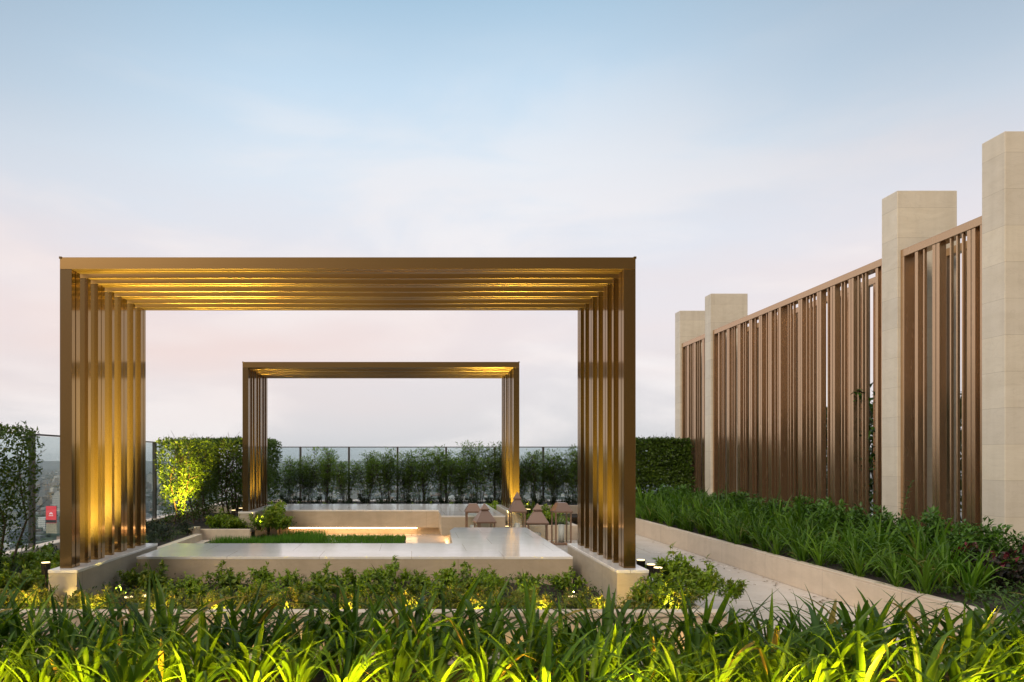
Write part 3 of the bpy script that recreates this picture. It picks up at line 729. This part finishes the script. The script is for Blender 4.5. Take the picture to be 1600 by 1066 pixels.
# right bed shrubs
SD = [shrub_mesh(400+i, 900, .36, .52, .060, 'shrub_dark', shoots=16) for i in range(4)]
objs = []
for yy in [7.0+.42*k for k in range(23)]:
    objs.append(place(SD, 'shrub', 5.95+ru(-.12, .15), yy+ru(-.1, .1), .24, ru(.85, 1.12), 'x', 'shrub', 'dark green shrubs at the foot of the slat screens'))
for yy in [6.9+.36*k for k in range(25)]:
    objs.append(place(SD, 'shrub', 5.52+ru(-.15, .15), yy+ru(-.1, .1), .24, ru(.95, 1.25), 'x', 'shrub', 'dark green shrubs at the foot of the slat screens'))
assign(objs, 'dense dark green shrub at the foot of the slat screens, %s from the camera', lambda o: o.location.y)
objs = []
for (xx, yy) in ((6.0, 6.95), (6.1, 6.55), (6.5, 6.35), (6.9, 6.3), (6.35, 7.15), (6.75, 7.3), (7.15, 7.2), (6.6, 6.75), (7.1, 6.7)):
    objs.append(place(SD, 'shrub', xx, yy, .24, ru(.85, 1.0), 'x', 'shrub', 'shrubs round the nearest pillar'))
assign(objs, 'dark shrub at the foot of the nearest pillar, %s from the left', lambda o: o.location.x)
RD = [shrub_mesh(430+i, 420, .34, .42, .085, 'red', shoots=12) for i in range(2)]
objs = []
for (xx, yy) in ((5.25, 6.75), (5.65, 6.5), (5.15, 6.2), (5.95, 6.3), (6.3, 6.2), (5.6, 6.05)):
    objs.append(place(RD, 'red_leaf_plant', xx, yy, .24, ru(.75, 1.0), 'x', 'plant', 'dark red plants in the right bed'))
assign(objs, 'dark red-leaved plant near the right edge of the photo, %s from the left', lambda o: o.location.x/o.location.y)
# tall shoot in front of pillar two, and a climber on the screen
random.seed(47); lm = LM(); p = Vector((0, 0, 0))
for k in range(12):
    q = p + Vector((.02+ru(-.01, .02), 0, .072)); lm.tube(p, q, .005, .004, .2, 4)
    for s_ in (-1, 1): lm.leaf(q, Vector((s_*.8, ru(-.5, .5), .5)), Vector((0, 0, 1)), .085, .03, ru(0, .6))
    p = q
o = link('tall_shoot', lm.mesh('tall_shoot', M['shrub_dark']), None, (6.12, 9.2, .25)); tag(o, 'single tall leafy shoot rising in front of the second pillar', 'plant')
random.seed(48); lm = LM(); st = LM(); p = Vector((0, 0, 0))
for k in range(34):
    q = p + Vector((ru(-.03, .03), ru(-.04, .04), .066)); st.tube(p, q, .006, .0055, .1, 4)
    if math.sin(k*.9) > -.3:
        for _ in range(9): lm.leaf(q+rdir()*.10, rdir(), Vector((0, 0, 1)), .10, .06, ru(0, .6))
    p = q
root = empty('climber', (6.74, 10.44, .3)); tag(root, 'thin leafy climber inside the long screen near the second pillar', 'climbing plant')
link('foliage', lm.mesh('foliage', M['shrub_dark']), root); link('stem', st.mesh('stem', M['stem_dark']), root)

# front shrub bed
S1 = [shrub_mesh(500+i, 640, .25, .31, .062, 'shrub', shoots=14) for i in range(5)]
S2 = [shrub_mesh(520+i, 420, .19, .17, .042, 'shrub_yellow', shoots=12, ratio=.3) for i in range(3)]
random.seed(51)
objs = []; x = -4.3
while x < 2.15:
    if not clear(x, 5.66): x += .08; continue
    objs.append(place(S2, 'low_shrub', x, 5.62+ru(-.07, .1), .19, ru(.95, 1.25), 'x', 'shrub', 'yellow-green low shrubs along the front kerb')); x += ru(.15, .22)
assign(objs, 'small yellow-green shrub along the front kerb, %s from the left', lambda o: o.location.x)
objs = []; x = -2.65
while x < 1.6:
    s_ = ru(.62, 1.0) * (1.12 if x > -.9 and rnd() > .4 else .9)
    yq = 6.1+ru(-.1, .15)
    if not clear(x, yq): x += .2; continue
    objs.append(place(S1, 'shrub', x, yq, .19, s_*.86, 'x', 'shrub', 'green shrubs before the near bench')); x += ru(.19, .27)
x = -2.6
while x < 1.6:
    yq = 6.62+ru(-.1, .1)
    if not clear(x, yq): x += .2; continue
    objs.append(place(S1, 'shrub', x, yq, .19, ru(.55, .95), 'x', 'shrub', 'green shrubs before the near bench')); x += ru(.24, .36)
for i, o in enumerate(sorted(objs, key=lambda o: o.location.x/o.location.y)): o['label'] = 'leafy green shrub between front kerb and near bench, %s from the left' % ordn(i+1)
objs = []
for (xx, yy, s_) in ((2.02, 5.85, 1.0), (2.25, 5.98, .85), (2.45, 6.2, .9), (2.38, 6.55, 1.2), (2.62, 6.45, .9), (2.75, 6.15, .7), (2.15, 7.0, .8), (2.5, 6.9, 1.0), (1.86, 5.66, .8)):
    objs.append(place(S1, 'shrub', xx, yy, .19, s_, 'x', 'shrub', 'green shrubs right of the near pergola'))
for i, o in enumerate(sorted(objs, key=lambda o: o.location.x/o.location.y)): o['label'] = 'leafy shrub right of the near pergola plinth, %s from the left' % ordn(i+1)
objs = []
for i in range(26):
    xx, yy = ru(-4.45, -3.1), 5.8 + i*.105
    if abs(xx+3.2) < .14 and yy < 6.6: xx -= .35
    objs.append(place(S1, 'shrub', xx, yy, .19, ru(.65, .95), 'x', 'shrub', 'green shrubs left of the near pergola'))
for i, o in enumerate(sorted(objs, key=lambda o: o.location.x/o.location.y)): o['label'] = 'leafy shrub left of the near pergola plinth, %s from the left' % ordn(i+1)
o = place(S1, 'shrub', 1.80, 8.15, .0, .8, 'small green shrub between near bench and right pergola plinth', 'shrub', None, 1.1)
# far beds
objs = []
for (xx, yy, s_) in ((-3.35, 12.3, .9), (-3.1, 12.25, 1.0), (-3.25, 12.6, 1.15), (-2.98, 12.2, .8)):
    objs.append(place(S1, 'shrub', xx, yy, .19, s_, 'x', 'shrub', 'green shrubs left of the far pergola'))
assign(objs, 'bright shrub behind the low wall left of the far pergola, %s from the left', lambda o: o.location.x)
objs = []
for (xx, yy, s_) in ((-2.56, 12.25, 1.15), (-2.36, 12.4, 1.25), (-2.45, 12.9, 1.5), (-2.2, 12.2, .95)):
    objs.append(place(S1, 'shrub', xx, yy, .19, s_, 'x', 'shrub', 'green shrubs between far pergola and far bench'))
assign(objs, 'bright shrub between far pergola plinth and far bench end, %s from the left', lambda o: o.location.x)
objs = []
for (xx, yy, s_) in ((1.8, 12.95, .9), (2.1, 12.85, 1.0), (2.45, 12.95, 1.1), (2.3, 13.4, 1.2), (2.65, 13.5, 1.1), (2.7, 12.95, .8), (2.2, 14.0, 1.2), (1.78, 14.6, 1.2)):
    objs.append(place(S1, 'shrub', xx, yy, .19, s_, 'x', 'shrub', 'green shrubs behind the lanterns'))
assign(objs, 'leafy green shrub behind the copper lanterns, %s from the left', lambda o: o.location.x/o.location.y)
objs = []
for i in range(22):
    objs.append(place(DM, 'low_shrub', ru(-4.4, -3.6), 8.6+i*.16, .19, ru(.8, 1.3), 'x', 'shrub', 'dusky shrubs in the left bed'))
assign(objs, 'dusky low shrub in the bed along the left glass, %s from the camera', lambda o: o.location.y)
objs = []
for i in range(14):
    objs.append(place(S1, 'shrub', -2.4+i*.36+ru(-.1, .1), 15.6+ru(-.15, .2), .17, ru(.7, 1.05), 'x', 'shrub', 'small shrubs behind the far bench'))
assign(objs, 'small shrub just behind the far bench top, %s from the left', lambda o: o.location.x)

# ------------------------------------------------------------------ stuff: ground cover and lawn
def scatter(name, boxes, n_, ls, mat, hh=.09, blade=False, parent=None):
    lm = LM(); tot = sum((b[2]-b[0])*(b[3]-b[1]) for b in boxes)
    for bx in boxes:
        k = int(n_*(bx[2]-bx[0])*(bx[3]-bx[1])/tot)
        for _ in range(k):
            x, y = ru(bx[0], bx[2]), ru(bx[1], bx[3])
            if blade:
                lm.blade(Vector((x, y, bx[4])), ru(0, 6.28), R(ru(0, 28)), ru(*ls), .005, R(ru(5, 60)), ru(0, .9), 3)
            else:
                mound = .5+.5*math.sin(3.1*x+1.3)*math.sin(2.7*y)
                lm.leaf(Vector((x, y, bx[4]+ru(0, hh)*(.4+mound))), rdir()+Vector((0, 0, .5)), Vector((0, 0, 1))+rdir()*.5, ru(*ls), ru(*ls)*.4, ru(0, .85))
    o = link(name, lm.mesh(name, M[mat])); return o
random.seed(61)
o = scatter('ground_cover', [(-4.55, 5.5, 2.2, 7.0, .2), (-4.55, 7.0, -3.0, 8.6, .2), (-3.4, 12.05, -2.1, 13.3, .2), (1.6, 12.75, 2.8, 16.1, .2), (-4.5, 8.6, -3.55, 12, .2)], 13000, (.03, .05), 'cover', .10)
tag(o, 'low leafy ground cover between the shrubs', 'ground cover', kind='stuff')
o = scatter('ground_cover', [(4.42, 3.6, 7.6, 6.6, .25), (4.42, 6.6, 6.4, 9.0, .25)], 12000, (.035, .06), 'cover', .14)
tag(o, 'dark fuzzy ground cover in the right bed', 'ground cover', kind='stuff')
fl = LM()
for _ in range(60):
    fl.leaf(Vector((ru(2.4, 4.2), ru(5.6, 12), .006)), Vector((ru(-1, 1), ru(-1, 1), ru(0, .15))), Vector((0, 0, 1)), ru(.03, .07), ru(.012, .03), ru(.2, 1), .02)
for _ in range(45):
    fl.leaf(Vector((ru(4.0, 4.22), ru(5.6, 14), .006)), Vector((ru(-1, 1), ru(-1, 1), ru(0, .15))), Vector((0, 0, 1)), ru(.03, .07), ru(.012, .03), ru(.2, 1), .02)
M['litter'] = foliage('fallen_leaf', (.05, .045, .015), (.16, .10, .04), (.25, .13, .05), .6, .1)
tag(link('leaf_litter', fl.mesh('leaf_litter', M['litter'])), 'small fallen leaves scattered on the path', 'fallen leaves', kind='stuff')
g1 = LM()
def grass_patch(x0, y0, x1, y1, z, n_, ln, lm=g1):
    for _ in range(n_):
        lm.blade(Vector((ru(x0, x1), ru(y0, y1), z)), ru(0, 6.28), R(ru(0, 25)), ru(*ln), .006, R(ru(5, 60)), ru(0, .9), 3)
grass_patch(-3.2, 9.6, -.12, 13.05, .0, 21000, (.045, .085))
grass_patch(-3.2, 11.35, -1.9, 11.85, .0, 2600, (.10, .19))
grass_patch(-2.2, 11.6, -1.5, 12.8, .0, 1600, (.12, .22))
tag(link('grass', g1.mesh('grass', M['grass'])), 'small lawn between the two stone benches', 'grass', kind='stuff')
soil(-3.22, 9.55, -.10, 13.1, .006)

# ------------------------------------------------------------------ the city far below
def building_mat(name, wall_c, win):
    m, t, b = newmat(name); lk = t.links.new; tcn = nd(t, 'ShaderNodeTexCoord'); sp = nd(t, 'ShaderNodeSeparateXYZ'); lk(tcn.outputs['Object'], sp.inputs[0])
    ad = nd(t, 'ShaderNodeMath', operation='ADD'); lk(sp.outputs[0], ad.inputs[0]); lk(sp.outputs[1], ad.inputs[1])
    cb = nd(t, 'ShaderNodeCombineXYZ'); lk(ad.outputs[0], cb.inputs[0]); lk(sp.outputs[2], cb.inputs[1])
    br = nd(t, 'ShaderNodeTexBrick'); br.offset = 0; br.inputs['Scale'].default_value = 1; br.inputs['Brick Width'].default_value = 4.2; br.inputs['Row Height'].default_value = 3.4
    br.inputs['Mortar Size'].default_value = .9; br.inputs['Color1'].default_value = (*win, 1); br.inputs['Color2'].default_value = (win[0]*1.6, win[1]*1.6, win[2]*1.6, 1); br.inputs['Mortar'].default_value = (*wall_c, 1)
    lk(cb.outputs[0], br.inputs['Vector'])
    gn = nd(t, 'ShaderNodeNewGeometry'); s2 = nd(t, 'ShaderNodeSeparateXYZ'); lk(gn.outputs['Normal'], s2.inputs[0])
    mx = nd(t, 'ShaderNodeMixRGB'); mx.inputs[2].default_value = (wall_c[0]*.8, wall_c[1]*.8, wall_c[2]*.8, 1); lk(s2.outputs[2], mx.inputs[0]); lk(br.outputs[0], mx.inputs[1])
    lk(mx.outputs[0], b.inputs['Base Color']); b.inputs['Roughness'].default_value = .7; return m
BM = [building_mat('pale_building', (.62, .60, .56), (.14, .16, .17)), building_mat('tan_building', (.46, .40, .32), (.12, .12, .12)),
      building_mat('grey_building', (.36, .37, .38), (.10, .12, .13)), building_mat('white_building', (.78, .77, .74), (.22, .24, .25))]
def bmesh_building(seed, mt):
    random.seed(seed); mb = MB(); w_, d_, h_ = ru(18, 34), ru(14, 28), ru(14, 38)
    mb.box(-w_/2, -d_/2, 0, w_/2, d_/2, h_, 0)
    if rnd() > .4: mb.box(-w_/2+1, -d_/2+1, h_+.01, ru(-2, w_/3), d_/3, h_+ru(3, 9), 0)
    mb.box(ru(-6, 0), ru(-4, 0), h_+.02, ru(1, 6), ru(1, 5), h_+ru(3, 5), 0)
    me = bpy.data.meshes.new('building'); mb.bm.to_mesh(me); mb.bm.free(); me.materials.append(mt); return me
BL = [bmesh_building(700+i, BM[i % 4]) for i in range(12)]
random.seed(71)
kinds = ['pale', 'tan', 'grey', 'white']
for i in range(230):
    d = 1250*math.exp(ru(0, 1.75)); tx = ru(-.56, -.34) if i % 3 else ru(-.34, .30)
    j = random.randrange(12)
    s_ = ru(.7, 1.2)*(1+ .35*(d/6000)); 
    if -.535 < tx < -.485 and d < 1560: continue
    o = link('building', BL[j], None, (tx*d, d, ground), ru(0, 3.14)); o.scale = (s_, s_, s_*ru(.6, 1.3))
    tag(o, 'small %s building in the hazy city far below the terrace' % kinds[j % 4], 'building', '%s buildings in the distant city' % kinds[j % 4])
lm = LM()
for i in range(5200):
    d = 1200*math.exp(ru(0, 2.1)); x = ru(-.6, .32)*d; w_, h_, dp = ru(9, 26), ru(5, 13), ru(9, 26); a = ru(0, 1.57); c_, s_ = math.cos(a), math.sin(a)
    i0 = len(lm.v); tn = rnd()
    for z in (ground, ground+h_):
        for (u, v) in ((-1, -1), (1, -1), (1, 1), (-1, 1)):
            lm.v.append(Vector((x+(u*w_*c_-v*dp*s_)/2, d+(u*w_*s_+v*dp*c_)/2, z))); lm.t.append(tn)
    lm.f += [(i0+4, i0+5, i0+6, i0+7)] + [(i0+k, i0+(k+1) % 4, i0+4+(k+1) % 4, i0+4+k) for k in range(4)]
m, t, b = newmat('low_city'); at = nd(t, 'ShaderNodeAttribute', attribute_name='tint'); c_ = nd(t, 'ShaderNodeValToRGB')
e = c_.color_ramp.elements; c_.color_ramp.interpolation = 'CONSTANT'
e[0].color = (.05, .085, .05, 1); e[1].color = (.20, .21, .2, 1); e[1].position = .35
for p_, cc in ((.55, (.42, .40, .37)), (.68, (.28, .20, .15)), (.76, (.65, .64, .6)), (.88, (.06, .10, .06))):
    x_ = e.new(p_); x_.color = (*cc, 1)
t.links.new(at.outputs['Fac'], c_.inputs[0]); t.links.new(c_.outputs[0], b.inputs['Base Color']); b.inputs['Roughness'].default_value = .8
o = link('low_city', lm.mesh('low_city', m, False)); tag(o, 'mass of low roofs and trees in the distant city', 'city', kind='stuff')
# tower with the red advertising screen
d = 1480; cx = (80-643)/1122*d
root = empty('billboard_tower', (cx, d, ground), 0); tag(root, 'beige block in the city carrying a big red advertising screen', 'building')
MB().box(-11, 0, 0, 11, 16, 30, 0).build('wall', building_mat('beige_block', (.62, .56, .40), (.40, .36, .25)), root)
MB().box(-12, -1, -2.5, 4, 0-.05, 2, 0).build('porch', BM[1], root)
sgn = MB().box(-10.5, -1.2, 29, 10.5, -.02, 64, 0).build('screen', plain('red_screen', (.55, .02, .03), .4, (.95, .055, .075), .75), root)
MB().box(-10.5, .0, 30.05, 10.5, 3, 64, 0).build('screen_frame', M['dark_metal'], root)
bpy.data.materials['red_screen'].cycles.emission_sampling = 'NONE'
em = plain('white_mark', (.8, .8, .8), .4, (1, .8, .8), .7)
em.cycles.emission_sampling = 'NONE'
lm = LM()
for k in range(8):
    a = R(200 - k*31.4) if False else R(180 - k*180/7)
    dx_, dz_ = math.cos(a), math.sin(a); c0 = Vector((0, -1.3, 47.5))
    lm.leaf(c0 + Vector((dx_*1.0, 0, dz_*1.0)), Vector((dx_, 0, dz_)), Vector((0, -1, 0)), 3.6, 1.5, 0)
link('emblem', lm.mesh('emblem', em, False), sgn)
mb = MB(); 
for k in range(6): mb.box(-4.4+k*1.5, -1.32, 43.6, -4.4+k*1.5+1.0, -1.22, 45.2, 0)
mb.build('lettering', em, sgn)
MB().box(-10.5, -1.26, 29.5, 10.5, -1.21, 35.5, 0).build('screen_footer', plain('dark_screen', (.02, .02, .03), .3), sgn)

# ------------------------------------------------------------------ haze
hb = MB().box(-9000, -60, ground-1, 9000, 14000, 75, 0); hm = bpy.data.materials.new('haze'); hm.use_nodes = True; t = hm.node_tree; t.nodes.clear()
o_ = nd(t, 'ShaderNodeOutputMaterial'); v = nd(t, 'ShaderNodeVolumePrincipled'); v.inputs['Color'].default_value = (.97, .985, 1, 1); v.inputs['Density'].default_value = .00005
v.inputs['Anisotropy'].default_value = .0
t.links.new(v.outputs[0], o_.inputs['Volume']); o = hb.build('haze', hm); tag(o, 'thin haze over the city and the terrace', 'haze', kind='stuff')
